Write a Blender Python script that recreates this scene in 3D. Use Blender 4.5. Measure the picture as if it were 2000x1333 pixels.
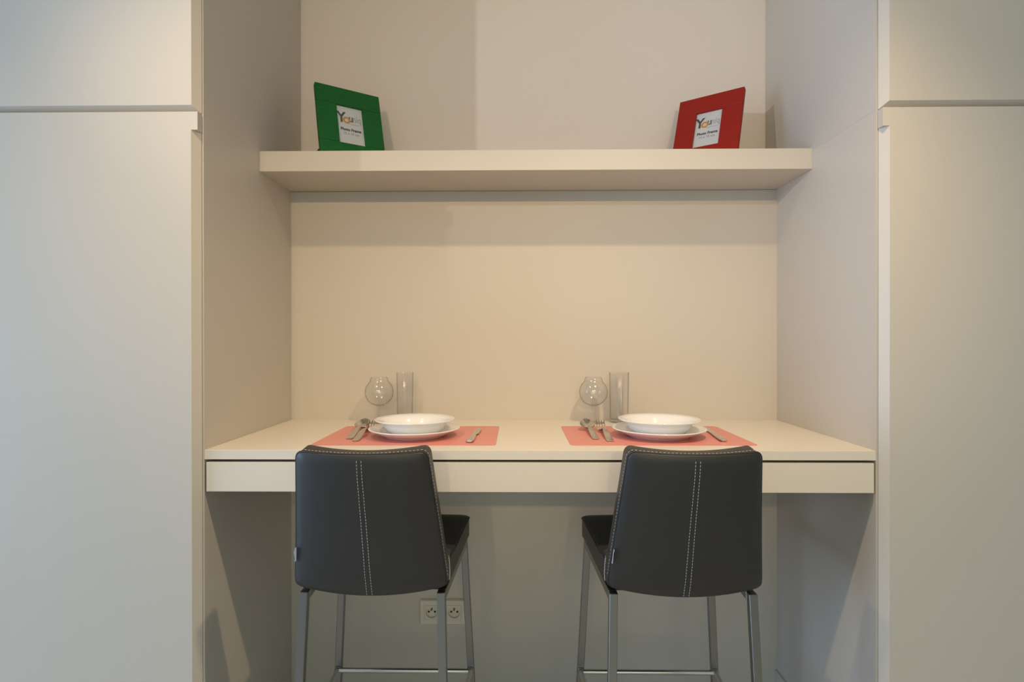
import bpy, bmesh, math, random
from mathutils import Vector, Matrix, noise

random.seed(7)
for o in list(bpy.data.objects):
    bpy.data.objects.remove(o)
scn = bpy.context.scene
COL = scn.collection
PI = math.pi

# ------------------------------------------------------------------ camera
YAW, PITCH, ROLL, FPX = 0.0135, -0.0024, -0.0010, 1130.0
F = Vector((-math.sin(YAW), math.cos(YAW), 0)); R = Vector((math.cos(YAW), math.sin(YAW), 0)); U = Vector((0, 0, 1))
F, U = F*math.cos(PITCH)+U*math.sin(PITCH), U*math.cos(PITCH)-F*math.sin(PITCH)
R, U = R*math.cos(ROLL)+U*math.sin(ROLL), U*math.cos(ROLL)-R*math.sin(ROLL)
cd = bpy.data.cameras.new('camera'); cam = bpy.data.objects.new('camera', cd); COL.objects.link(cam)
cd.sensor_width = 36.0; cd.sensor_fit = 'HORIZONTAL'; cd.lens = 36.0*FPX/2000.0
cd.clip_start = 0.02
M = Matrix((R, U, -F)).transposed().to_4x4(); M.translation = Vector((0, -1.3228, 1.15))
cam.matrix_world = M
scn.camera = cam

# ------------------------------------------------------------------ light and exposure
w = bpy.data.worlds.new('world'); scn.world = w; w.use_nodes = True
w.node_tree.nodes['Background'].inputs[0].default_value = (0.80, 0.90, 1.0, 1)
w.node_tree.nodes['Background'].inputs[1].default_value = 0.25
scn.view_settings.view_transform = 'Standard'; scn.view_settings.look = 'None'
scn.view_settings.exposure = 0.0; scn.view_settings.gamma = 1.0; scn.view_settings.use_curve_mapping = False
WARM = (1.0, 0.765, 0.47)
CEIL = 2.42
def spot(name, loc, power, target, size=2.4, rad=0.022, col=WARM):
    l = bpy.data.lights.new(name, 'SPOT'); l.energy = power; l.color = col
    l.spot_size = size; l.spot_blend = 1.0; l.shadow_soft_size = rad
    o = bpy.data.objects.new(name, l); COL.objects.link(o); o.location = loc
    o.rotation_euler = (Vector(target)-Vector(loc)).to_track_quat('-Z', 'Y').to_euler()
spot('downlight_bulb', (-0.73, -0.64, 2.35), 33, (-0.45, -0.38, 0.5), 2.05)
spot('downlight_bulb', (0.50, -0.64, 2.35), 64, (0.22, -0.38, 0.5), 2.05)
spot('downlight_bulb', (-3.6, -2.95, 2.30), 185, (0.52, 0.59, 1.95), 0.36, 0.03, (1.0, 0.95, 0.90))
for fx in (-0.75, 0.55): spot('downlight_bulb', (fx, -4.4, 2.35), 118, (0.05, 0.55, 1.70), 0.62, 0.03, (1.0, 0.65, 0.34))
def area_light(name, loc, rot, sx, sy, power, col):
    l = bpy.data.lights.new(name, 'AREA'); l.shape = 'RECTANGLE'; l.size = sx; l.size_y = sy; l.energy = power; l.color = col
    o = bpy.data.objects.new(name, l); COL.objects.link(o); o.location = loc; o.rotation_euler = rot
area_light('daylight_and_fill', (-4.54, -1.45, 1.00), (0, -PI/2, 0), 1.9, 2.2, 110, (0.48, 0.68, 1.0))
area_light('daylight_and_fill', (0.40, -5.34, 1.45), (PI/2, 0, 0), 3.0, 1.7, 24, (0.88, 1.0, 0.74))  # soft fill added behind the camera to flatten contrast, not a known window

# ------------------------------------------------------------------ geometry constants (metres)
XL, XR = -0.7272, 0.8078          # niche sides
YB, YS, YU = 0.5067, 0.2853, 0.5929   # back panel, shelf front, wall behind shelf
ZD, ZDR, ZSB, ZST = 0.8965, 0.8005, 1.6209, 1.6777

# ------------------------------------------------------------------ materials
def mat(name, col, rough=0.5, metal=0.0, spec=0.5, var=0.0, vscale=6.0, bump=0.0, bscale=200.0, coat=0.0):
    m = bpy.data.materials.new(name); m.use_nodes = True
    nt = m.node_tree; b = nt.nodes['Principled BSDF']
    b.inputs['Base Color'].default_value = (*col, 1); b.inputs['Roughness'].default_value = rough
    b.inputs['Metallic'].default_value = metal; b.inputs['Specular IOR Level'].default_value = spec
    b.inputs['Coat Weight'].default_value = coat
    tc = nt.nodes.new('ShaderNodeTexCoord')
    if var > 0:
        n = nt.nodes.new('ShaderNodeTexNoise'); n.inputs['Scale'].default_value = vscale; n.inputs['Detail'].default_value = 4
        nt.links.new(tc.outputs['Object'], n.inputs['Vector'])
        mx = nt.nodes.new('ShaderNodeMix'); mx.data_type = 'RGBA'
        mx.inputs[6].default_value = (*[c*(1-var) for c in col], 1); mx.inputs[7].default_value = (*[min(1, c*(1+var)) for c in col], 1)
        nt.links.new(n.outputs['Fac'], mx.inputs[0]); nt.links.new(mx.outputs[2], b.inputs['Base Color'])
    if bump > 0:
        n2 = nt.nodes.new('ShaderNodeTexNoise'); n2.inputs['Scale'].default_value = bscale; n2.inputs['Detail'].default_value = 3
        nt.links.new(tc.outputs['Object'], n2.inputs['Vector'])
        bp = nt.nodes.new('ShaderNodeBump'); bp.inputs['Strength'].default_value = bump; bp.inputs['Distance'].default_value = 0.001
        nt.links.new(n2.outputs['Fac'], bp.inputs['Height']); nt.links.new(bp.outputs['Normal'], b.inputs['Normal'])
    return m
LAM = mat('cashmere_laminate', (0.605, 0.56, 0.49), 0.42, var=0.015, vscale=3, bump=0.04, bscale=350)
WORK = mat('desk_laminate', (0.76, 0.70, 0.61), 0.36, var=0.02, vscale=4, bump=0.03, bscale=350)
PAINT = mat('wall_paint', (0.76, 0.71, 0.66), 0.7, var=0.015, vscale=2, bump=0.08, bscale=180)
CEILM = mat('ceiling_paint', (0.78, 0.77, 0.74), 0.8, var=0.01)
FLOORM = mat('floor_tile', (0.60, 0.58, 0.55), 0.35, var=0.05, vscale=5)
GAP = mat('gap_dark', (0.05, 0.045, 0.035), 0.8)
PORC = mat('porcelain', (0.88, 0.885, 0.90), 0.12, coat=0.5)
STEEL = mat('cutlery_steel', (0.62, 0.60, 0.55), 0.17, 1.0)
LEGM = mat('brushed_steel', (0.25, 0.25, 0.24), 0.33, 1.0, bump=0.05, bscale=400)
TUBEM = mat('polished_steel', (0.62, 0.61, 0.58), 0.22, 1.0)
THREAD = mat('white_thread', (0.72, 0.70, 0.65), 0.8)
TAGM = mat('tag_satin', (0.78, 0.78, 0.80), 0.5)
MATM = mat('coral_vinyl', (0.74, 0.275, 0.235), 0.42, var=0.04, vscale=30, bump=0.1, bscale=600)
SOCK = mat('ivory_plastic', (0.74, 0.69, 0.58), 0.3)
SOCKD = mat('socket_hole', (0.02, 0.02, 0.02), 0.7)
CARD = mat('white_card', (0.80, 0.81, 0.80), 0.6)
INKD = mat('ink_dark', (0.06, 0.055, 0.05), 0.7)
INKO = mat('ink_orange', (0.75, 0.33, 0.04), 0.7)
INKU = mat('ink_brown_grey', (0.20, 0.17, 0.14), 0.7)
INKG = mat('ink_light_grey', (0.48, 0.47, 0.48), 0.7)
BACKB = mat('frame_back_board', (0.035, 0.03, 0.028), 0.8)
BLACKP = mat('black_plastic', (0.02, 0.02, 0.02), 0.5)

def leather():
    m = bpy.data.materials.new('black_leather'); m.use_nodes = True
    nt = m.node_tree; b = nt.nodes['Principled BSDF']
    b.inputs['Base Color'].default_value = (0.021, 0.021, 0.020, 1); b.inputs['Roughness'].default_value = 0.46
    b.inputs['Specular IOR Level'].default_value = 0.55
    tc = nt.nodes.new('ShaderNodeTexCoord')
    v = nt.nodes.new('ShaderNodeTexVoronoi'); v.inputs['Scale'].default_value = 420; v.feature = 'DISTANCE_TO_EDGE'
    n = nt.nodes.new('ShaderNodeTexNoise'); n.inputs['Scale'].default_value = 14; n.inputs['Detail'].default_value = 5
    nt.links.new(tc.outputs['Object'], v.inputs['Vector']); nt.links.new(tc.outputs['Object'], n.inputs['Vector'])
    b1 = nt.nodes.new('ShaderNodeBump'); b1.inputs['Strength'].default_value = 0.10; b1.inputs['Distance'].default_value = 0.0008
    b2 = nt.nodes.new('ShaderNodeBump'); b2.inputs['Strength'].default_value = 0.12; b2.inputs['Distance'].default_value = 0.006
    nt.links.new(v.outputs['Distance'], b1.inputs['Height']); nt.links.new(n.outputs['Fac'], b2.inputs['Height'])
    nt.links.new(b1.outputs['Normal'], b2.inputs['Normal']); nt.links.new(b2.outputs['Normal'], b.inputs['Normal'])
    return m
LEATHER = leather()

def thin_glass():
    m = bpy.data.materials.new('clear_thin_glass'); m.use_nodes = True
    nt = m.node_tree; nt.nodes.remove(nt.nodes['Principled BSDF'])
    out = nt.nodes['Material Output']
    tr = nt.nodes.new('ShaderNodeBsdfTransparent'); tr.inputs[0].default_value = (0.997, 0.998, 0.997, 1)
    rf = nt.nodes.new('ShaderNodeBsdfRefraction'); rf.inputs['IOR'].default_value = 1.06; rf.inputs['Roughness'].default_value = 0.0
    gl = nt.nodes.new('ShaderNodeBsdfGlossy'); gl.inputs['Roughness'].default_value = 0.14
    lw = nt.nodes.new('ShaderNodeLayerWeight'); lw.inputs['Blend'].default_value = 0.5
    pw = nt.nodes.new('ShaderNodeMath'); pw.operation = 'POWER'; pw.inputs[1].default_value = 4.0
    ma = nt.nodes.new('ShaderNodeMath'); ma.operation = 'MULTIPLY_ADD'; ma.inputs[1].default_value = 0.4; ma.inputs[2].default_value = 0.05
    nt.links.new(lw.outputs['Facing'], pw.inputs[0]); nt.links.new(pw.outputs[0], ma.inputs[0])
    mt = nt.nodes.new('ShaderNodeMixShader'); mt.inputs[0].default_value = 0.30
    nt.links.new(tr.outputs[0], mt.inputs[1]); nt.links.new(rf.outputs[0], mt.inputs[2])
    mx = nt.nodes.new('ShaderNodeMixShader')
    nt.links.new(ma.outputs[0], mx.inputs[0]); nt.links.new(mt.outputs[0], mx.inputs[1]); nt.links.new(gl.outputs[0], mx.inputs[2])
    nt.links.new(mx.outputs[0], out.inputs[0])
    return m
TGLASS = thin_glass()

def paint_wood(name, col, under):
    m = bpy.data.materials.new(name); m.use_nodes = True
    nt = m.node_tree; b = nt.nodes['Principled BSDF']; b.inputs['Roughness'].default_value = 0.5; b.inputs['Specular IOR Level'].default_value = 0.3
    tc = nt.nodes.new('ShaderNodeTexCoord'); mp = nt.nodes.new('ShaderNodeMapping'); mp.inputs['Scale'].default_value = (14, 60, 150)
    nt.links.new(tc.outputs['Object'], mp.inputs['Vector'])
    n = nt.nodes.new('ShaderNodeTexNoise'); n.inputs['Scale'].default_value = 2.2; n.inputs['Detail'].default_value = 6; n.inputs['Roughness'].default_value = 0.7
    nt.links.new(mp.outputs[0], n.inputs['Vector'])
    cr = nt.nodes.new('ShaderNodeValToRGB'); cr.color_ramp.elements[0].position = 0.30; cr.color_ramp.elements[1].position = 0.46
    cr.color_ramp.elements[0].color = (*under, 1); cr.color_ramp.elements[1].color = (*col, 1)
    e = cr.color_ramp.elements.new(0.75); e.color = (*[min(1, c*1.25+0.004) for c in col], 1)
    nt.links.new(n.outputs['Fac'], cr.inputs[0]); nt.links.new(cr.outputs[0], b.inputs['Base Color'])
    bp = nt.nodes.new('ShaderNodeBump'); bp.inputs['Strength'].default_value = 0.35; bp.inputs['Distance'].default_value = 0.001
    nt.links.new(n.outputs['Fac'], bp.inputs['Height']); nt.links.new(bp.outputs['Normal'], b.inputs['Normal'])
    return m
GREEN = paint_wood('worn_green_paint', (0.004, 0.118, 0.020), (0.030, 0.050, 0.012))
RED = paint_wood('worn_red_paint', (0.29, 0.011, 0.005), (0.12, 0.024, 0.008))

# ------------------------------------------------------------------ helpers
def obj(name, bm, m, parent=None, smooth=False, sharp=40):
    me = bpy.data.meshes.new(name)
    bmesh.ops.recalc_face_normals(bm, faces=bm.faces)
    bm.to_mesh(me); bm.free()
    me.materials.append(m)
    if smooth:
        me.polygons.foreach_set('use_smooth', [True]*len(me.polygons))
        try: me.set_sharp_from_angle(angle=math.radians(sharp))
        except Exception: pass
    o = bpy.data.objects.new(name, me); COL.objects.link(o)
    if parent: o.parent = parent
    return o
def tag(o, label, cat, group=None):
    o['label'] = label; o['category'] = cat
    if group: o['group'] = group
    return o
def thing(name, label, cat, loc=(0, 0, 0), rotz=0, group=None):
    o = bpy.data.objects.new(name, None); COL.objects.link(o); o.empty_display_size = 0.05
    o.location = loc; o.rotation_euler = (0, 0, rotz)
    return tag(o, label, cat, group)
def struct(name, bm, m, parent=None):
    o = obj(name, bm, m, parent)
    if parent is None: o['kind'] = 'structure'
    return o
def box(bm, x0, x1, y0, y1, z0, z1, bev=0.0):
    r = bmesh.ops.create_cube(bm, size=1.0)
    for v in r['verts']:
        v.co = Vector((x0+(v.co.x+.5)*(x1-x0), y0+(v.co.y+.5)*(y1-y0), z0+(v.co.z+.5)*(z1-z0)))
    if bev:
        es = list({e for v in r['verts'] for e in v.link_edges})
        bmesh.ops.bevel(bm, geom=es, offset=bev, segments=2, profile=0.5, affect='EDGES')
    return bm
def bx(*a, bev=0.0):
    return box(bmesh.new(), *a, bev=bev)
def hexa(bm, pts):
    """closed solid from 8 points: 4 bottom, 4 top"""
    v = [bm.verts.new(p) for p in pts]
    for f in ((3, 2, 1, 0), (4, 5, 6, 7), (0, 1, 5, 4), (1, 2, 6, 5), (2, 3, 7, 6), (3, 0, 4, 7)):
        bm.faces.new([v[i] for i in f])
    return bm
def extrude_poly(bm, pts, d):
    a = [bm.verts.new(p) for p in pts]; b = [bm.verts.new(Vector(p)+Vector(d)) for p in pts]
    n = len(pts); bm.faces.new(a); bm.faces.new(b[::-1])
    for i in range(n): bm.faces.new((a[i], a[(i+1) % n], b[(i+1) % n], b[i]))
    return bm
def lathe(prof, n=64, closed=False):
    bm = bmesh.new(); rings = []
    for r, z in prof:
        if r < 1e-6: rings.append([bm.verts.new((0, 0, z))])
        else: rings.append([bm.verts.new((r*math.cos(2*PI*i/n), r*math.sin(2*PI*i/n), z)) for i in range(n)])
    seq = list(zip(rings[:-1], rings[1:]))
    if closed: seq.append((rings[-1], rings[0]))
    for a, b in seq:
        for i in range(n):
            j = (i+1) % n
            if len(a) == 1 and len(b) == 1: continue
            if len(a) == 1: bm.faces.new((a[0], b[i], b[j]))
            elif len(b) == 1: bm.faces.new((a[i], b[0], a[j]))
            else: bm.faces.new((a[i], a[j], b[j], b[i]))
    return bm
def tube(bm, pts, r, n=12, cap=True):
    pts = [Vector(p) for p in pts]; rings = []
    for i, p in enumerate(pts):
        t = (pts[min(i+1, len(pts)-1)]-pts[max(i-1, 0)]).normalized()
        a = t.cross(Vector((0, 0, 1)))
        if a.length < 1e-4: a = t.cross(Vector((1, 0, 0)))
        a.normalize(); b = t.cross(a)
        rings.append([bm.verts.new(p+(a*math.cos(2*PI*k/n)+b*math.sin(2*PI*k/n))*r) for k in range(n)])
    for A, B in zip(rings[:-1], rings[1:]):
        for k in range(n): bm.faces.new((A[k], A[(k+1) % n], B[(k+1) % n], B[k]))
    if cap: bm.faces.new(rings[0][::-1]); bm.faces.new(rings[-1])
    return bm
def rrect(hw, hh, r, n=6):
    out = []
    for cx, cy, a0 in ((hw-r, hh-r, 0), (-hw+r, hh-r, PI/2), (-hw+r, -hh+r, PI), (hw-r, -hh+r, 1.5*PI)):
        for i in range(n+1):
            a = a0+PI/2*i/n; out.append((cx+r*math.cos(a), cy+r*math.sin(a)))
    return out
def copy_tree(o, parent=None):
    c = o.copy(); COL.objects.link(c); c.parent = parent
    for ch in o.children: copy_tree(ch, c)
    return c

# ------------------------------------------------------------------ room shell
RX0, RX1, RY0 = -4.6, 2.8, -5.4
struct('floor', bx(RX0-.1, RX1+.1, RY0-.1, .75, -.1, 0), FLOORM)
struct('ceiling', bx(RX0-.1, RX1+.1, RY0-.1, .75, CEIL, CEIL+.1), CEILM)
struct('wall_back', bx(RX0-.1, RX1+.1, YU, YU+.12, 0, CEIL), PAINT)
struct('wall_left', bx(RX0-.1, RX0, RY0, YU, 0, CEIL), PAINT)
struct('wall_right', bx(RX1, RX1+.1, RY0, YU, 0, CEIL), PAINT)
struct('wall_front', bx(RX0-.1, RX1+.1, RY0-.1, RY0, 0, CEIL), PAINT)
bm = bmesh.new()
for a in ((RX0, RX0+.05, -2.62, -2.55, 0, 2.02), (RX0, RX0+.05, -.35, -.28, 0, 2.02), (RX0, RX0+.05, -2.55, -.35, 0, .05), (RX0, RX0+.05, -2.55, -.35, 1.95, 2.02)):
    box(bm, *a)
wf = struct('window_1', bm, CEILM)
PANE = mat('window_pane', (0.5, 0.6, 0.7), 0.1)
obj('pane', bx(RX0+.002, RX0+.008, -2.55, -.35, .05, 1.95), PANE, wf)
bm = bmesh.new()
for a in ((-1.17, -1.10, .53, 2.37), (1.90, 1.97, .53, 2.37), (-1.10, 1.90, .53, .60), (-1.10, 1.90, 2.30, 2.37)):
    box(bm, a[0], a[1], RY0, RY0+.05, a[2], a[3])
wf2 = struct('fill_window', bm, CEILM)  # unseen window frame and pane, made up to house the added front fill
obj('pane', bx(-1.10, 1.90, RY0+.002, RY0+.008, .60, 2.30), PANE, wf2)

# ------------------------------------------------------------------ cabinets either side of the niche
ZJ = 1.6715          # joint between tall and upper cabinets
DY0, DY1 = -0.0215, -0.0025   # door front and door back
GRIP = 0.0135
def tall_door(s, xe, wid, zt, zb, zgrip):
    """s=+1: grip edge on the +x side at xe.  Bevelled grip below zgrip, square above."""
    bm = bmesh.new(); xo = xe-s*wid
    hexa(bm, [(xo, DY0, zb), (xe-s*GRIP, DY0, zb), (xe, DY1, zb), (xo, DY1, zb), (xo, DY0, zgrip), (xe-s*GRIP, DY0, zgrip), (xe, DY1, zgrip), (xo, DY1, zgrip)])
    hexa(bm, [(xo, DY0, zgrip), (xe+s*0.0015, DY0, zgrip), (xe+s*0.0015, DY1, zgrip), (xo, DY1, zgrip), (xo, DY0, zt), (xe+s*0.0015, DY0, zt), (xe+s*0.0015, DY1, zt), (xo, DY1, zt)])
    return bm
def flap_door(s, xe, wid, zt, zb, gz):
    bm = bmesh.new(); xo = xe-s*wid
    hexa(bm, [(xo, DY0, zb+gz), (xe-s*GRIP, DY0, zb+gz), (xe, DY1, zb), (xo, DY1, zb), (xo, DY0, zt), (xe-s*GRIP, DY0, zt), (xe, DY1, zt), (xo, DY1, zt)])
    return bm
for s, xe, side, nm in ((1, XL, 'left', 'left'), (-1, XR, 'right', 'right')):
    x1 = xe; x0 = xe-s*1.22
    lo, hi = min(x0, x1), max(x0, x1)
    t = thing('tall_cabinet', 'tall beige flat-front cabinet to the %s of the desk niche' % nm, 'cabinet', ((x0+x1)/2, 0.3, 0), 0, 'tall cabinets flanking the desk')
    def ch(name, bm, m, par=None):
        for v in bm.verts: v.co -= Vector(t.location)
        return obj(name, bm, m, par or t)
    ch('carcass', bx(lo, hi, 0, YU-.025, 0.0, ZJ-0.0002), LAM)
    eg = xe-s*0.0035
    ch('door', tall_door(s, eg, 0.60, ZJ-0.004, 0.08, 1.6265), LAM)
    ch('door', tall_door(s, eg-s*0.604, 0.60, ZJ-0.004, 0.08, 1.6265), LAM)
    ch('plinth', bx(lo, hi, -0.0005, 0.0, 0.0, 0.078), LAM)
    t = thing('upper_cabinet', 'beige lift-up cabinet above the tall cabinet on the %s' % nm, 'cabinet', ((x0+x1)/2, 0.3, ZJ), 0, 'upper cabinets beside the shelf')
    ch('carcass', bx(lo, hi, 0, YU, ZJ, CEIL-0.001), LAM)
    eg = xe-s*0.0025
    ch('door', flap_door(s, eg, 0.60, CEIL-.02, ZJ-0.0015, 0.0125), LAM)
    ch('door', flap_door(s, eg-s*0.604, 0.60, CEIL-.02, ZJ-0.0015, 0.0125), LAM)

# ------------------------------------------------------------------ niche: back panel, shelf, desk
tag(obj('back_panel', bx(XL, XR, YB, YB+.05, 0, ZSB-.001), LAM), 'plain beige laminate panel filling the niche wall between floor and shelf', 'panel')
tag(obj('wall_shelf', bx(XL, XR, YS, YU, ZSB, ZST, bev=0.0008), LAM), 'thick beige floating shelf spanning the niche under the two picture frames', 'shelf')
dk = thing('desk', 'beige built-in laminate desk with one long drawer filling the niche', 'desk', (0.04, 0.0, ZD))
def dch(name, bm, m, par=None, **k):
    for v in bm.verts: v.co -= Vector(dk.location)
    return obj(name, bm, m, par or dk, **k)
dch('worktop', bx(XL, XR, 0, YB, ZD-.0222, ZD, bev=0.0008), WORK)
dr = dch('drawer', bx(XL+.0045, XR-.0045, 0.0, 0.018, ZDR, ZD-.0282, bev=0.0006), WORK)
dch('drawer_box', bx(XL+.02, XR-.02, 0.0185, 0.44, ZDR+.004, ZD-.036), LAM, None)
dch('support_rail', bx(XL, XR, 0.03, 0.05, ZD-.035, ZD-.0222), GAP)
for nm, x0, x1 in (('baseboard_right', XR-.006, XR),):
    struct(nm, bx(x0, x1, 0.002, YB, 0, .1105, bev=0.0008), LAM)

# ------------------------------------------------------------------ double wall socket under the desk
so = thing('wall_socket', 'ivory double power socket on the panel under the desk', 'socket', (-0.2440, YB, 0.2885))
def ring_plate(bm, outer, hole_r, y0, cx):
    n = 48; vo = []; vi = []
    for k in range(n):
        a = 2*PI*k/n; c, s = math.cos(a), math.sin(a); q = outer/max(abs(c), abs(s))
        vo.append(bm.verts.new((cx+c*q, y0, s*q))); vi.append(bm.verts.new((cx+c*hole_r, y0, s*hole_r)))
    vb = [bm.verts.new((v.co.x, y0+.004, v.co.z)) for v in vo]
    for k in range(n):
        j = (k+1) % n
        bm.faces.new((vo[k], vo[j], vi[j], vi[k])); bm.faces.new((vo[k], vo[j], vb[j], vb[k]))
    return vi
bm = bmesh.new()
P0 = rrect(.0740, .0400, .006); P1 = rrect(.0715, .0375, .005)
va = [bm.verts.new((x, 0, z)) for x, z in P0]; vb = [bm.verts.new((x, -.005, z)) for x, z in P0]; vc = [bm.verts.new((x, -.0085, z)) for x, z in P1]
n = len(P0)
for A, B in ((va, vb), (vb, vc)):
    for i in range(n): bm.faces.new((A[i], A[(i+1) % n], B[(i+1) % n], B[i]))
# face with two square openings
hs = .0228
def fv(x, z, c={}):
    k = (x, z)
    if k not in c: c[k] = bm.verts.new((x, -.0085, z))
    return c[k]
fx = [-.0356-hs, -.0356+hs, .0356-hs, .0356+hs]
bm.faces.ensure_lookup_table()
top = [i for i in range(n) if P1[i][1] > .0374]; 
inner = bmesh.new()
o_pl = obj('cover_plate', bm, SOCK, so)
# front frame bars of the plate
for a in ((-.0710, fx[0], -.037, .037), (fx[1], fx[2], -.037, .037), (fx[3], .0710, -.037, .037), (fx[0], fx[1], hs, .037), (fx[0], fx[1], -.037, -hs), (fx[2], fx[3], hs, .037), (fx[2], fx[3], -.037, -hs)):
    box(inner, a[0], a[1], -.0090, -.0065, a[2], a[3])
obj('plate_front', inner, SOCK, so)
for cx in (-.0356, .0356):
    bm = bmesh.new(); vi = ring_plate(bm, .0222, .0185, -.0092, cx)
    n = len(vi); vw = [bm.verts.new((cx+(v.co.x-cx)*.97, -.0012, v.co.z*.97)) for v in vi]
    for k in range(n): bm.faces.new((vi[k], vi[(k+1) % n], vw[(k+1) % n], vw[k]))
    bm.faces.new(vw)
    ins = obj('socket_insert', bm, SOCK, so)
    for dx in (-.0095, .0095):
        h = lathe([(0, 0), (.0033, 0), (.0033, .0006), (0, .0006)], 16)
        bmesh.ops.transform(h, matrix=Matrix.Translation((cx+dx, -.0012, -.001)) @ Matrix.Rotation(PI/2, 4, 'X'), verts=h.verts)
        obj('pin_hole', h, SOCKD, ins)
    h = lathe([(0, 0), (.0025, 0), (.0025, .011), (.0015, .0125), (0, .0128)], 16)
    bmesh.ops.transform(h, matrix=Matrix.Translation((cx, -.0012, .0085)) @ Matrix.Rotation(PI/2, 4, 'X'), verts=h.verts)
    obj('earth_pin', h, LEGM, ins, smooth=True)

# ------------------------------------------------------------------ bar stools
def lerp(a, b, t): return a+(b-a)*t
ZB0, ZB1 = 0.604, 0.9225
def back_pt(u, z, n):
    """u -1..1 across, z height, n depth from the rear face towards the front"""
    v = (z-ZB0)/(ZB1-ZB0)
    hw = lerp(.1625, .1330, max(0, min(1, (v-.12)/.88)))
    y = lerp(-.094, -.180, v) + .012*math.sin(PI*max(0, min(1, v)))*0.35
    z += (.003+.0075*min(1, max(0, n/.056)))*u*u*max(0, v)**8 - .0015*max(0, v)**8
    return Vector((u*hw, y+.019*u*u*(1-.25*(1-v))+n, z))
def rings_solid(outl, place, depth, puff, nr=7, edge=.005):
    """closed cushion: outline list of (a,b) in normalised coords; place(a,b,n)->co"""
    bm = bmesh.new(); N = len(outl)
    ca = sum(p[0] for p in outl)/N; cb = sum(p[1] for p in outl)/N
    prof = []
    for k in range(1, nr+1):
        t = (k/nr)**.7; prof.append((t*.985 if k == nr else t*.985, -puff*(1-t**5)))
    prof.append((.996, .0015)); prof.append((1.0, edge)); prof.append((1.0, depth-edge)); prof.append((.996, depth-.0015))
    for k in range(nr, 0, -1):
        t = (k/nr)**.7; prof.append((t*.985, depth+puff*(1-t**5)))
    rings = [[bm.verts.new(place(ca+(a-ca)*t, cb+(b-cb)*t, d)) for a, b in outl] for t, d in prof]
    for A, B in zip(rings[:-1], rings[1:]):
        for i in range(N): bm.faces.new((A[i], A[(i+1) % N], B[(i+1) % N], B[i]))
    for rg, d in ((rings[0], -puff), (rings[-1], depth+puff)):
        c = bm.verts.new(place(ca, cb, d))
        for i in range(N): bm.faces.new((rg[i], rg[(i+1) % N], c))
    return bm
def dense(pts, step):
    out = []
    for i in range(len(pts)):
        a = Vector(pts[i]); b = Vector(pts[(i+1) % len(pts)]); k = max(1, int((b-a).length/step))
        for j in range(k): out.append(tuple(a+(b-a)*(j/k)))
    return out
def dashes(fn, total, dash=.0042, gap=.0030, r=.00042):
    """white stitches along fn(s) for s in metres 0..total, one mesh"""
    bm = bmesh.new(); s = 0
    while s+dash < total:
        tube(bm, [fn(s), fn(s+dash*.5), fn(s+dash)], r, 5); s += dash+gap
    return bm
def polyfn(pts):
    pts = [Vector(p) for p in pts]; L = [0]
    for a, b in zip(pts[:-1], pts[1:]): L.append(L[-1]+(b-a).length)
    def f(s):
        for i in range(len(L)-1):
            if s <= L[i+1]: return pts[i].lerp(pts[i+1], (s-L[i])/max(1e-9, L[i+1]-L[i]))
        return pts[-1]
    return f, L[-1]
BT = .056   # back thickness
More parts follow.
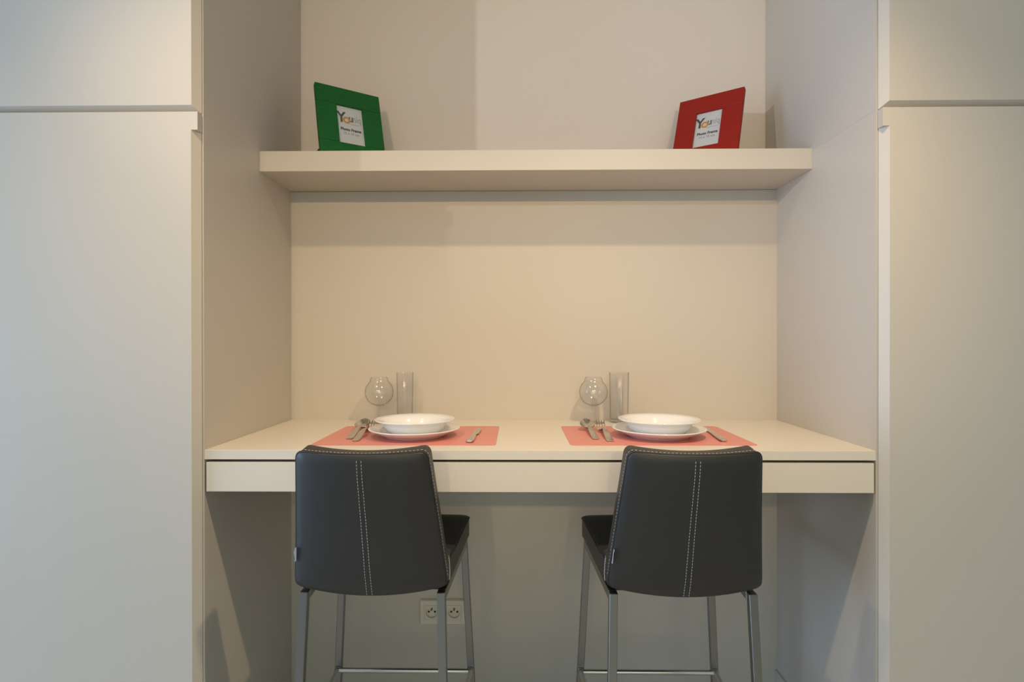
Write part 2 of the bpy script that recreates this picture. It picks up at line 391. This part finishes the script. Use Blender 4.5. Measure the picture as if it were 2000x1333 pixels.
def make_stool():
    t = thing('bar_stool', '', 'stool', (0, 0, 0), 0, 'black bar stools at the desk')
    # backrest: outline in (u, z) as real lengths so corners round evenly
    hh = (ZB1-ZB0)/2; zc = (ZB1+ZB0)/2
    ol = dense(rrect(.15, hh, .015, 5), .016)
    def shape(a, b):
        # slightly convex lower edge, slightly dipped upper edge
        z = zc+b
        if b < 0: z += .017*(a/.15)**2*(-b/hh)**5
        return a/.15, z
    def pl(a, b, n): 
        u, z = shape(a, b); return back_pt(u, z, n)
    obj('backrest', rings_solid(ol, pl, BT, .0075), LEATHER, t, smooth=True, sharp=60)
    # piping round the rear edge of the back
    pp = [back_pt(*shape(a, b), .0042) for a, b in ol]
    pc = sum(pp, Vector())/len(pp)
    pp = [p+(Vector((p.x, 0, p.z))-Vector((pc.x, 0, pc.z))).normalized()*.0004 for p in pp]
    bmp = tube(bmesh.new(), pp+[pp[0], pp[1]], .0019, 8)
    obj('piping', bmp, LEATHER, t, smooth=True)
    # centre seam: two rows of stitches on a welt
    for k, du in enumerate((-.0052, .0052)):
        f, L = polyfn([pl(du, -hh*.985+(2*hh*.968)*i/40, -.0076*(1-abs(-.985+1.968*i/40)**5)-.0006) for i in range(41)])
        obj('seam_stitching', dashes(f, L), THREAD, t)
    # seam groove
    # stitches on the top and side edge bands
    band = []
    for a, b in dense(rrect(.1502, hh+.0002, .015, 8), .004):
        if b > -hh*.80: band.append((a, b))
    i0 = min(range(len(band)), key=lambda i: (band[i][1], -band[i][0]) if band[i][0] > 0 else (9, 9))
    band = band[i0:]+band[:i0]
    f, L = polyfn([back_pt(a/.15*1.003, zc+b+(.0006 if b > hh*.98 else 0), .0165) for a, b in band])
    obj('edge_stitching', dashes(f, L, .0045, .0035, .00042), THREAD, t)
    # seat
    ys0, ys1 = -.052, .318
    def seat_pl(a, b, n):
        v = (b+.185)/.37
        hw = lerp(.1610, .1800, v)
        y = ys0+(ys1-ys0)*v
        z = .6615 - n - .007*max(0, (v-.8)/.2)**2 + .010*max(0, (.30-v)/.3)**2 - .003*(a/.17)**2
        return Vector((a/.17*hw, y, z))
    so_ = dense(rrect(.17, .185, .028, 6), .018)
    obj('seat', rings_solid(so_, seat_pl, .056, .0025), LEATHER, t, smooth=True, sharp=60)
    pp = [seat_pl(a*1.002, b*1.002, .0045) for a, b in so_]
    obj('piping', tube(bmesh.new(), pp+[pp[0], pp[1]], .0018, 8), LEATHER, t, smooth=True)
    # corner gussets joining seat and back
    for s in (-1, 1):
        bm = bmesh.new()
        q = [back_pt(s*1.0, .622, .006), back_pt(s*1.0, .622, .05), Vector((s*.1635, .030, .612)), Vector((s*.1640, .045, .650)), Vector((s*.160, .012, .664)), back_pt(s*1.0, .690, .05), back_pt(s*1.0, .690, .010)]
        q = [Vector((s*(abs(p.x)+.0008), p.y, p.z)) for p in q]
        extrude_poly(bm, q, (-s*.03, 0, 0))
        obj('corner_gusset', bm, LEATHER, t)
        f, L = polyfn([Vector((s*.1637, -.050, .674)), Vector((s*.1642, -.040, .655)), Vector((s*.1645, -.036, .635)), Vector((s*.1645, -.040, .616))])
        g = dashes(f, L, .005, .0025, .0006)
        f2, L2 = polyfn([Vector((s*.1637, -.056, .672)), Vector((s*.1642, -.046, .655)), Vector((s*.1645, -.042, .635)), Vector((s*.1645, -.046, .616))])
        for p_ in (f2,):
            sd = 0
            while sd+.005 < L2: tube(g, [p_(sd), p_(sd+.0025), p_(sd+.005)], .0006, 5); sd += .0075
        obj('gusset_stitching', g, THREAD, t)
    # woven tag in the left rear seam
    bm = bmesh.new()
    zs = [.678, .686, .695, .703, .710]
    bm_f = []
    for k, z in enumerate(zs):
        base = back_pt(-.985, z, .001); wv = .0015*math.sin(k*1.7)
        tip = base+Vector((-.0012+wv*.6, -.0105+wv, 0.0))
        bm_f.append((bm.verts.new(base), bm.verts.new(base.lerp(tip, .5)+Vector((-.0015, 0, 0))), bm.verts.new(tip)))
    for A, B in zip(bm_f[:-1], bm_f[1:]):
        for k in range(2): bm.faces.new((A[k], A[k+1], B[k+1], B[k]))
    r = bmesh.ops.solidify(bm, geom=bm.faces[:], thickness=.0007)
    obj('fabric_tag', bm, TAGM, t)
    # seat pan and frame
    obj('seat_pan', bx(-.145, .145, -.03, .285, .590, .604), BLACKP, t)
    LW = .009
    for s in (-1, 1):
        zt = .602
        def sec(c, z): return [(c[0]-LW, c[1]-LW, z), (c[0]+LW, c[1]-LW, z), (c[0]+LW, c[1]+LW, z), (c[0]-LW, c[1]+LW, z)]
        rear_t, rear_b = (s*.1495, -.067), (s*.1655, -.112)
        front_t, front_b = (s*.1655, .270), (s*.1965, .286)
        bm = hexa(bmesh.new(), sec(rear_b, 0)+sec(rear_t, zt)); bmesh.ops.bevel(bm, geom=bm.edges[:], offset=.0012, segments=1, affect='EDGES')
        obj('leg', bm, LEGM, t)
        bm = hexa(bmesh.new(), sec(front_b, 0)+sec(front_t, zt)); bmesh.ops.bevel(bm, geom=bm.edges[:], offset=.0012, segments=1, affect='EDGES')
        obj('leg', bm, LEGM, t)
        bm = bmesh.new(); a, b = Vector((s*.1495, -.058, 0)), Vector((s*.1655, .2615, 0))
        hexa(bm, [(a.x-LW, a.y, zt-.020), (a.x+LW, a.y, zt-.020), (b.x+LW, b.y, zt-.020), (b.x-LW, b.y, zt-.020), (a.x-LW, a.y, zt), (a.x+LW, a.y, zt), (b.x+LW, b.y, zt), (b.x-LW, b.y, zt)])
        bmesh.ops.bevel(bm, geom=bm.edges[:], offset=.0012, segments=1, affect='EDGES')
        obj('side_rail', bm, LEGM, t)
        # side footrest tubes
        zf = .237
        k = zf/zt; fx_, fy_ = lerp(front_b[0], front_t[0], k), lerp(front_b[1], front_t[1], k)
        rx_, ry_ = lerp(rear_b[0], rear_t[0], k), lerp(rear_b[1], rear_t[1], k)
        obj('footrest_bar', tube(bmesh.new(), [(fx_, fy_-LW-.006, zf), (rx_, ry_+LW-.001, zf)], .0067, 16), TUBEM, t, smooth=True)
        bm = bmesh.new(); bmesh.ops.create_uvsphere(bm, u_segments=12, v_segments=8, radius=.0085)
        bmesh.ops.translate(bm, verts=bm.verts, vec=(fx_, fy_-LW-.004, zf))
        obj('weld_knuckle', bm, TUBEM, t, smooth=True)
    obj('footrest_bar', tube(bmesh.new(), [(-fx_*s, fy_-LW-.004, zf), (fx_*s, fy_-LW-.004, zf)], .0067, 16), TUBEM, t, smooth=True)
    obj('cross_rail', bx(-.14, .14, .10, .118, .584, .602), LEGM, t)
    return t
st = make_stool(); st.location = (-.3205, 0, 0)
st['label'] = 'black leather bar stool with white stitching in front of the left-hand place setting'
s2 = copy_tree(st); s2.location = (.3515, 0, 0)
s2['label'] = 'black leather bar stool with white stitching in front of the right-hand place setting'

# ------------------------------------------------------------------ placemats
def placemat(cx, cy, hw, hh, label, rz=0):
    bm = bmesh.new(); P = rrect(hw, hh, .012, 6)
    extrude_poly(bm, [(x, y, 0) for x, y in P], (0, 0, .0012))
    o = obj('placemat', bm, MATM); o.location = (cx, cy, ZD+.0001); o.rotation_euler = (0, 0, rz)
    return tag(o, label, 'placemat', 'coral placemats on the desk')
placemat(-.2815, .2090, .2225, .1515, 'coral pink rectangular placemat on the left half of the desk', .006)
placemat(.3440, .2130, .2240, .1515, 'coral pink rectangular placemat on the right half of the desk', .006)
ZM = ZD+.0014

# ------------------------------------------------------------------ plates
def dinner(r):
    return [(0, .0020), (r*.60, .0020), (r*.61, 0), (r*.655, 0), (r*.675, .0022), (r*.74, .0062), (r*.985, .0200), (r, .0212), (r*.999, .0226), (r*.985, .0232),
            (r*.76, .0130), (r*.69, .0082), (r*.61, .0064), (0, .0064)]
def soup(r):
    return [(0, .0018), (r*.52, .0018), (r*.53, 0), (r*.575, 0), (r*.60, .0018), (r*.68, .0070), (r*.745, .0150), (r*.785, .0240), (r*.81, .0290), (r*.985, .0366), (r, .0378), (r*.999, .0392), (r*.985, .0398),
            (r*.79, .0316), (r*.755, .0250), (r*.71, .0160), (r*.64, .0090), (r*.54, .0056), (0, .0054)]
def plate(name, prof, loc, label, group):
    o = obj(name, lathe(prof, 96), PORC, None, smooth=True, sharp=75)
    o.location = loc
    return tag(o, label, 'plate', group)
for cx, cy, side, rd, rs in ((-.2760, .189, 'left', .1185, .1035), (.3625, .193, 'right', .1210, .1055)):
    plate('dinner_plate', dinner(rd), (cx, cy, ZM), 'white porcelain dinner plate under the soup plate on the %s placemat' % side, 'white dinner plates')
    plate('soup_plate', soup(rs), (cx+.001, cy+.001, ZM+.0065), 'white deep soup plate on top of the dinner plate on the %s placemat' % side, 'white soup plates')

# ------------------------------------------------------------------ glasses
def wine_glass(x, y, label):
    t = thing('wine_glass', label, 'glass', (x, y, ZD), 0, 'stemmed wine glasses')
    H0, H1, RM, RR = .052, .1395, .0432, .0325
    prof_o = []; N = 18
    for i in range(N+1):
        a = i/N
        ang = -PI/2+a*(PI/2+.86)
        z = .094+.0425*math.sin(ang); r = RM*math.cos(ang)
        prof_o.append((max(r, 0.0008), z))
    top = prof_o[-1]
    prof_o += [(lerp(top[0], top[0]-.0025, .5), lerp(top[1], H1, .5)), (top[0]-.0042, H1)]
    th = .0009
    prof_i = [(max(r-th, .0004), z+(.0012 if i < 5 else 0)) for i, (r, z) in enumerate(prof_o)]
    bm = lathe([(0, prof_o[0][1])]+prof_o+prof_i[::-1]+[(0, prof_i[0][1])], 48)
    obj('bowl', bm, TGLASS, t, smooth=True, sharp=80)
    obj('stem', lathe([(0, .0520), (.0075, .0525), (.0052, .0470), (.0040, .040), (.0037, .020), (.0042, .008), (.0075, .0042), (0, .0040)], 24), TGLASS, t, smooth=True)
    obj('foot', lathe([(0, .0004), (.0325, .0004), (.0335, .0010), (.0325, .0018), (.015, .0034), (.0072, .0046), (0, .0048)], 48), TGLASS, t, smooth=True, sharp=80)
    return t
wine_glass(-.4290, .436, 'stemmed wine glass standing behind the spoon at the left place setting')
wine_glass(.2235, .438, 'stemmed wine glass standing behind the spoon at the right place setting')
def tumbler(x, y, r, label):
    t = thing('highball_glass', label, 'glass', (x, y, ZD), 0, 'tall straight glasses')
    H = .153
    obj('tumbler_wall', lathe([(r*.90, .0005), (r*.93, .004), (r, H-.001), (r-.0006, H), (r-.0014, H-.001), (r*.93-.0016, .014), (r*.70, .0105), (0, .0100)], 48), TGLASS, t, smooth=True, sharp=70)
    obj('tumbler_base', lathe([(0, .0005), (r*.88, .0005), (r*.90, .002), (r*.88, .009), (0, .0096)], 48), TGLASS, t, smooth=True, sharp=70)
    return t
tumbler(-.3535, .452, .0255, 'tall straight clear glass beside the wine glass behind the left plates')
tumbler(.3035, .452, .0300, 'tall straight clear glass beside the wine glass behind the right plates')

# ------------------------------------------------------------------ cutlery
def strip(bm, stations, n=8, th=.0016):
    """stations: (y, halfwidth, z_mid, sag) cross sections; solid two layers"""
    top = []; bot = []
    for y, hw, z, sag in stations:
        rt = []; rb = []
        for k in range(n+1):
            q = -1+2*k/n
            zz = z-sag*(1-q*q)
            e = th*.5*(1-.55*q*q)
            rt.append(bm.verts.new((q*hw, y, zz+e))); rb.append(bm.verts.new((q*hw, y, zz-e)))
        top.append(rt); bot.append(rb)
    m = len(stations)
    for i in range(m-1):
        for k in range(n):
            bm.faces.new((top[i][k], top[i][k+1], top[i+1][k+1], top[i+1][k]))
            bm.faces.new((bot[i][k+1], bot[i][k], bot[i+1][k], bot[i+1][k+1]))
        bm.faces.new((top[i][0], top[i+1][0], bot[i+1][0], bot[i][0])); bm.faces.new((top[i+1][n], top[i][n], bot[i][n], bot[i+1][n]))
    for i in (0, m-1):
        for k in range(n): bm.faces.new((top[i][k], top[i][k+1], bot[i][k+1], bot[i][k]))
    return bm
def handle_stations(L0):
    # from handle end (y=0) to the neck (y=L0)
    st = []
    for i in range(15):
        t = i/14
        hw = .0092*(1-.30*t) if t < .62 else lerp(.0092*(1-.30*.62), .0034, (t-.62)/.38)
        if t < .06: hw *= .75+.25*t/.06
        z = .0018+.0115*math.sin(PI*.5*min(1, t/.86))**2
        st.append((t*L0, hw, z, -.0007))
    return st
def spoon(x, y, rz, label):
    t = thing('spoon', label, 'spoon', (x, y, ZM), rz, 'tablespoons')
    L0 = .132
    obj('handle', strip(bmesh.new(), handle_stations(L0), 6, .0024), STEEL, t, smooth=True)
    stn = []; N = 16
    for i in range(N+1):
        q = i/N; yy = L0-.002+q*.064
        hw = .0208*math.sin(PI*min(1, .08+.92*q)**.82)**.62 if q < 1 else .002
        if q == 0: hw = .0036
        rim = lerp(.0115, .0270, q)
        d = .0125*math.sin(PI*q)**.8 if 0 < q < 1 else 0
        stn.append((yy, max(hw, .002), rim, d))
    obj('bowl', strip(bmesh.new(), stn, 12, .0014), STEEL, t, smooth=True)
    return t
def fork(x, y, rz, label):
    t = thing('fork', label, 'fork', (x, y, ZM), rz, 'table forks')
    L0 = .128
    obj('handle', strip(bmesh.new(), handle_stations(L0), 6, .0024), STEEL, t, smooth=True)
    def hz(q): return .0133-.0105*math.sin(PI*min(1, q*1.0))**1.0+.011*max(0, q-.45)/.55
    stn = []
    for i in range(9):
        q = i/8*.42; hw = lerp(.0034, .0125, min(1, q/.30)**.7)
        stn.append((L0-.001+q*.075, hw, hz(q), .0012*min(1, q/.2)))
    obj('head', strip(bmesh.new(), stn, 8, .0018), STEEL, t, smooth=True)
    for k in range(4):
        c = -.0106+k*.00707; bm = bmesh.new(); ring = None
        for i in range(9):
            q = .41+.59*i/8; w = lerp(.0019, .0010, (q-.41)/.59); yy = L0-.001+q*.075; z = hz(q); h = .0009
            nr = [bm.verts.new((c-w, yy, z-h)), bm.verts.new((c+w, yy, z-h)), bm.verts.new((c+w, yy, z+h)), bm.verts.new((c-w, yy, z+h))]
            if ring:
                for a in range(4): bm.faces.new((ring[a], ring[(a+1) % 4], nr[(a+1) % 4], nr[a]))
            else: bm.faces.new(nr)
            ring = nr
        bm.faces.new(ring[::-1])
        obj('tine', bm, STEEL, t, smooth=True, sharp=50)
    return t
def knife(x, y, rz, label, L=.215):
    t = thing('knife', label, 'knife', (x, y, ZM), rz, 'table knives')
    st = [(0, .0062, .0042, -.0006), (.003, .0080, .0042, -.0012), (.010, .0090, .0042, -.0014), (.05, .0084, .0042, -.0012), (.09, .0070, .0042, -.001), (.102, .0056, .0042, -.0008)]
    obj('handle', strip(bmesh.new(), st, 6, .0062), STEEL, t, smooth=True)
    bm = bmesh.new(); e = .0005; b0 = .100
    pts = [(-.0050, b0), (.0052, b0), (.0058, b0+.010), (.0098, b0+.022), (.0102, L-.035), (.0078, L-.012), (.0010, L), (-.0040, L-.004), (-.0055, L-.03)]
    extrude_poly(bm, [(px, py, .0030) for px, py in pts], (0, 0, .0013))
    obj('blade', bm, STEEL, t)
    return t
spoon(-.4330, .1330, .045, 'silver tablespoon beside the fork, outermost on the left placemat')
fork(-.4085, .1040, .055, 'silver fork between the spoon and the plates on the left placemat')
knife(-.1235, .0860, -.035, 'silver table knife lying right of the plates on the left placemat')
spoon(.1925, .1340, .030, 'silver tablespoon beside the fork, outermost on the right placemat')
fork(.2235, .1060, -.010, 'silver fork between the spoon and the plates on the right placemat')
knife(.5015, .1050, -.085, 'silver table knife lying right of the plates on the right placemat')

# ------------------------------------------------------------------ picture frames
def text_mesh(name, body, size, m, parent, x, z, y, bold=0.0, align='LEFT', sx=1.0, shear=0.0):
    cu = bpy.data.curves.new(name, 'FONT'); cu.body = body; cu.size = size; cu.offset = bold; cu.extrude = .0001; cu.align_x = align; cu.shear = shear
    cu.resolution_u = 3
    tmp = bpy.data.objects.new('tmp_text', cu); COL.objects.link(tmp)
    dg = bpy.context.evaluated_depsgraph_get()
    me = bpy.data.meshes.new_from_object(tmp.evaluated_get(dg))
    bpy.data.objects.remove(tmp); bpy.data.curves.remove(cu)
    me.transform(Matrix.Translation((x, y, z)) @ Matrix.Rotation(PI/2, 4, 'X') @ Matrix.Diagonal((sx, 1, 1, 1)))
    me.materials.clear(); me.materials.append(m); me.name = name
    o = bpy.data.objects.new(name, me); COL.objects.link(o); o.parent = parent
    return o
def photo_frame(x, y, th, lean, m, label, fxo=0.09, fy=.088, w=.198, h=.248, mg=.0595):
    t = thing('picture_frame', label, 'picture frame', (x, y, ZST+.0005), th, 'painted wooden picture frames on the shelf')
    t.rotation_euler = (Matrix.Rotation(th, 3, 'Z') @ Matrix.Rotation(-lean, 3, 'X')).to_euler()
    T = .016
    # local: x along width, z up the frame, front face at y=0, body behind (+y)
    for z0, z1 in ((0, mg), (h-mg, h)):
        obj('frame_rail', bx(0, w, 0, T, z0, z1, bev=.0014), m, t)
    for x0, x1 in ((0, mg), (w-mg, w)):
        obj('frame_stile', bx(x0, x1, .0002, T, mg+.0003, h-mg-.0003, bev=.0010), m, t)
    card = obj('insert_card', bx(mg-.003, w-mg+.003, .0075, .0083, mg-.003, h-mg+.003), CARD, t)
    yb = .0073
    cx = w/2; zl = h-mg-.045
    text_mesh('logo_letter', 'Y', .050, INKD, card, mg+.0005, zl-.009, yb, .0012, sx=.86)
    # ring shaped letter o in orange
    n = 28; bm = bmesh.new(); ro, ri = .0115, .0058; ox, oz = mg+.0290, zl-.0005
    A = [bm.verts.new((ox+ro*math.cos(2*PI*k/n), yb-.0002, oz+ro*math.sin(2*PI*k/n))) for k in range(n)]
    B = [bm.verts.new((ox+ri*math.cos(2*PI*k/n), yb-.0002, oz+ri*math.sin(2*PI*k/n))) for k in range(n)]
    for k in range(n): bm.faces.new((A[k], A[(k+1) % n], B[(k+1) % n], B[k]))
    obj('logo_letter', bm, INKO, card)
    text_mesh('logo_letter', 'u', .034, INKU, card, mg+.0355, zl-.0035, yb, .0010, sx=.85)
    text_mesh('logo_letter', 'niq', .032, INKG, card, mg+.0480, zl-.0030, yb, .0004, sx=.68)
    bm = bmesh.new(); xx = mg+.034
    for wd in (.0022, .0015, .003, .002, .0026, .0014, .0031, .0022, .0018, .0027):
        box(bm, xx, xx+wd, yb-.0001, yb, zl-.0135, zl-.0112); xx += wd+.0012
    obj('small_print', bm, INKG, card)
    text_mesh('caption_lettering', 'Photo Frame', .0125, INKD, card, cx, mg+.0475, yb, .0006, 'CENTER', sx=.95)
    text_mesh('caption_lettering', '15 x 10 cm', .0115, INKU, card, cx, mg+.0345, yb, 0, 'CENTER', sx=.95)
    pn = obj('glass_pane', bx(mg-.002, w-mg+.002, .0052, .0062, mg-.002, h-mg+.002), TGLASS, t)
    obj('back_board', bx(.012, w-.012, T, T+.004, .012, h-.012), BACKB, t)
    # easel leg: hinged two thirds up, foot on the shelf behind
    up = Vector((0, math.sin(lean), math.cos(lean)))   # world up in the leaned local frame
    hinge = Vector((w*.5, T+.004, h*.62))
    foot_y = .095/ math.cos(lean)
    # local point on the shelf surface: z_world = z*cos(lean) - y*sin(lean) = 0
    foot = Vector((fxo, fy, fy*math.tan(lean)))
    bm = bmesh.new(); hwid = .022
    hexa(bm, [(foot.x-hwid, foot.y-.003, foot.z+.002), (foot.x+hwid, foot.y-.003, foot.z+.002), (foot.x+hwid, foot.y+.001, foot.z+.003), (foot.x-hwid, foot.y+.001, foot.z+.003),
              (hinge.x-.012, hinge.y, hinge.z), (hinge.x+.012, hinge.y, hinge.z), (hinge.x+.012, hinge.y+.003, hinge.z), (hinge.x-.012, hinge.y+.003, hinge.z)])
    obj('easel_leg', bm, BACKB, t)
    return t
photo_frame(-.5690, .3314, .6066, .2758, GREEN, 'green painted wooden picture frame with printed white card, on the shelf', 0.004, .062)
photo_frame(.4630, .4676, -.6204, .3629, RED, 'red painted wooden picture frame with printed white card, on the shelf')
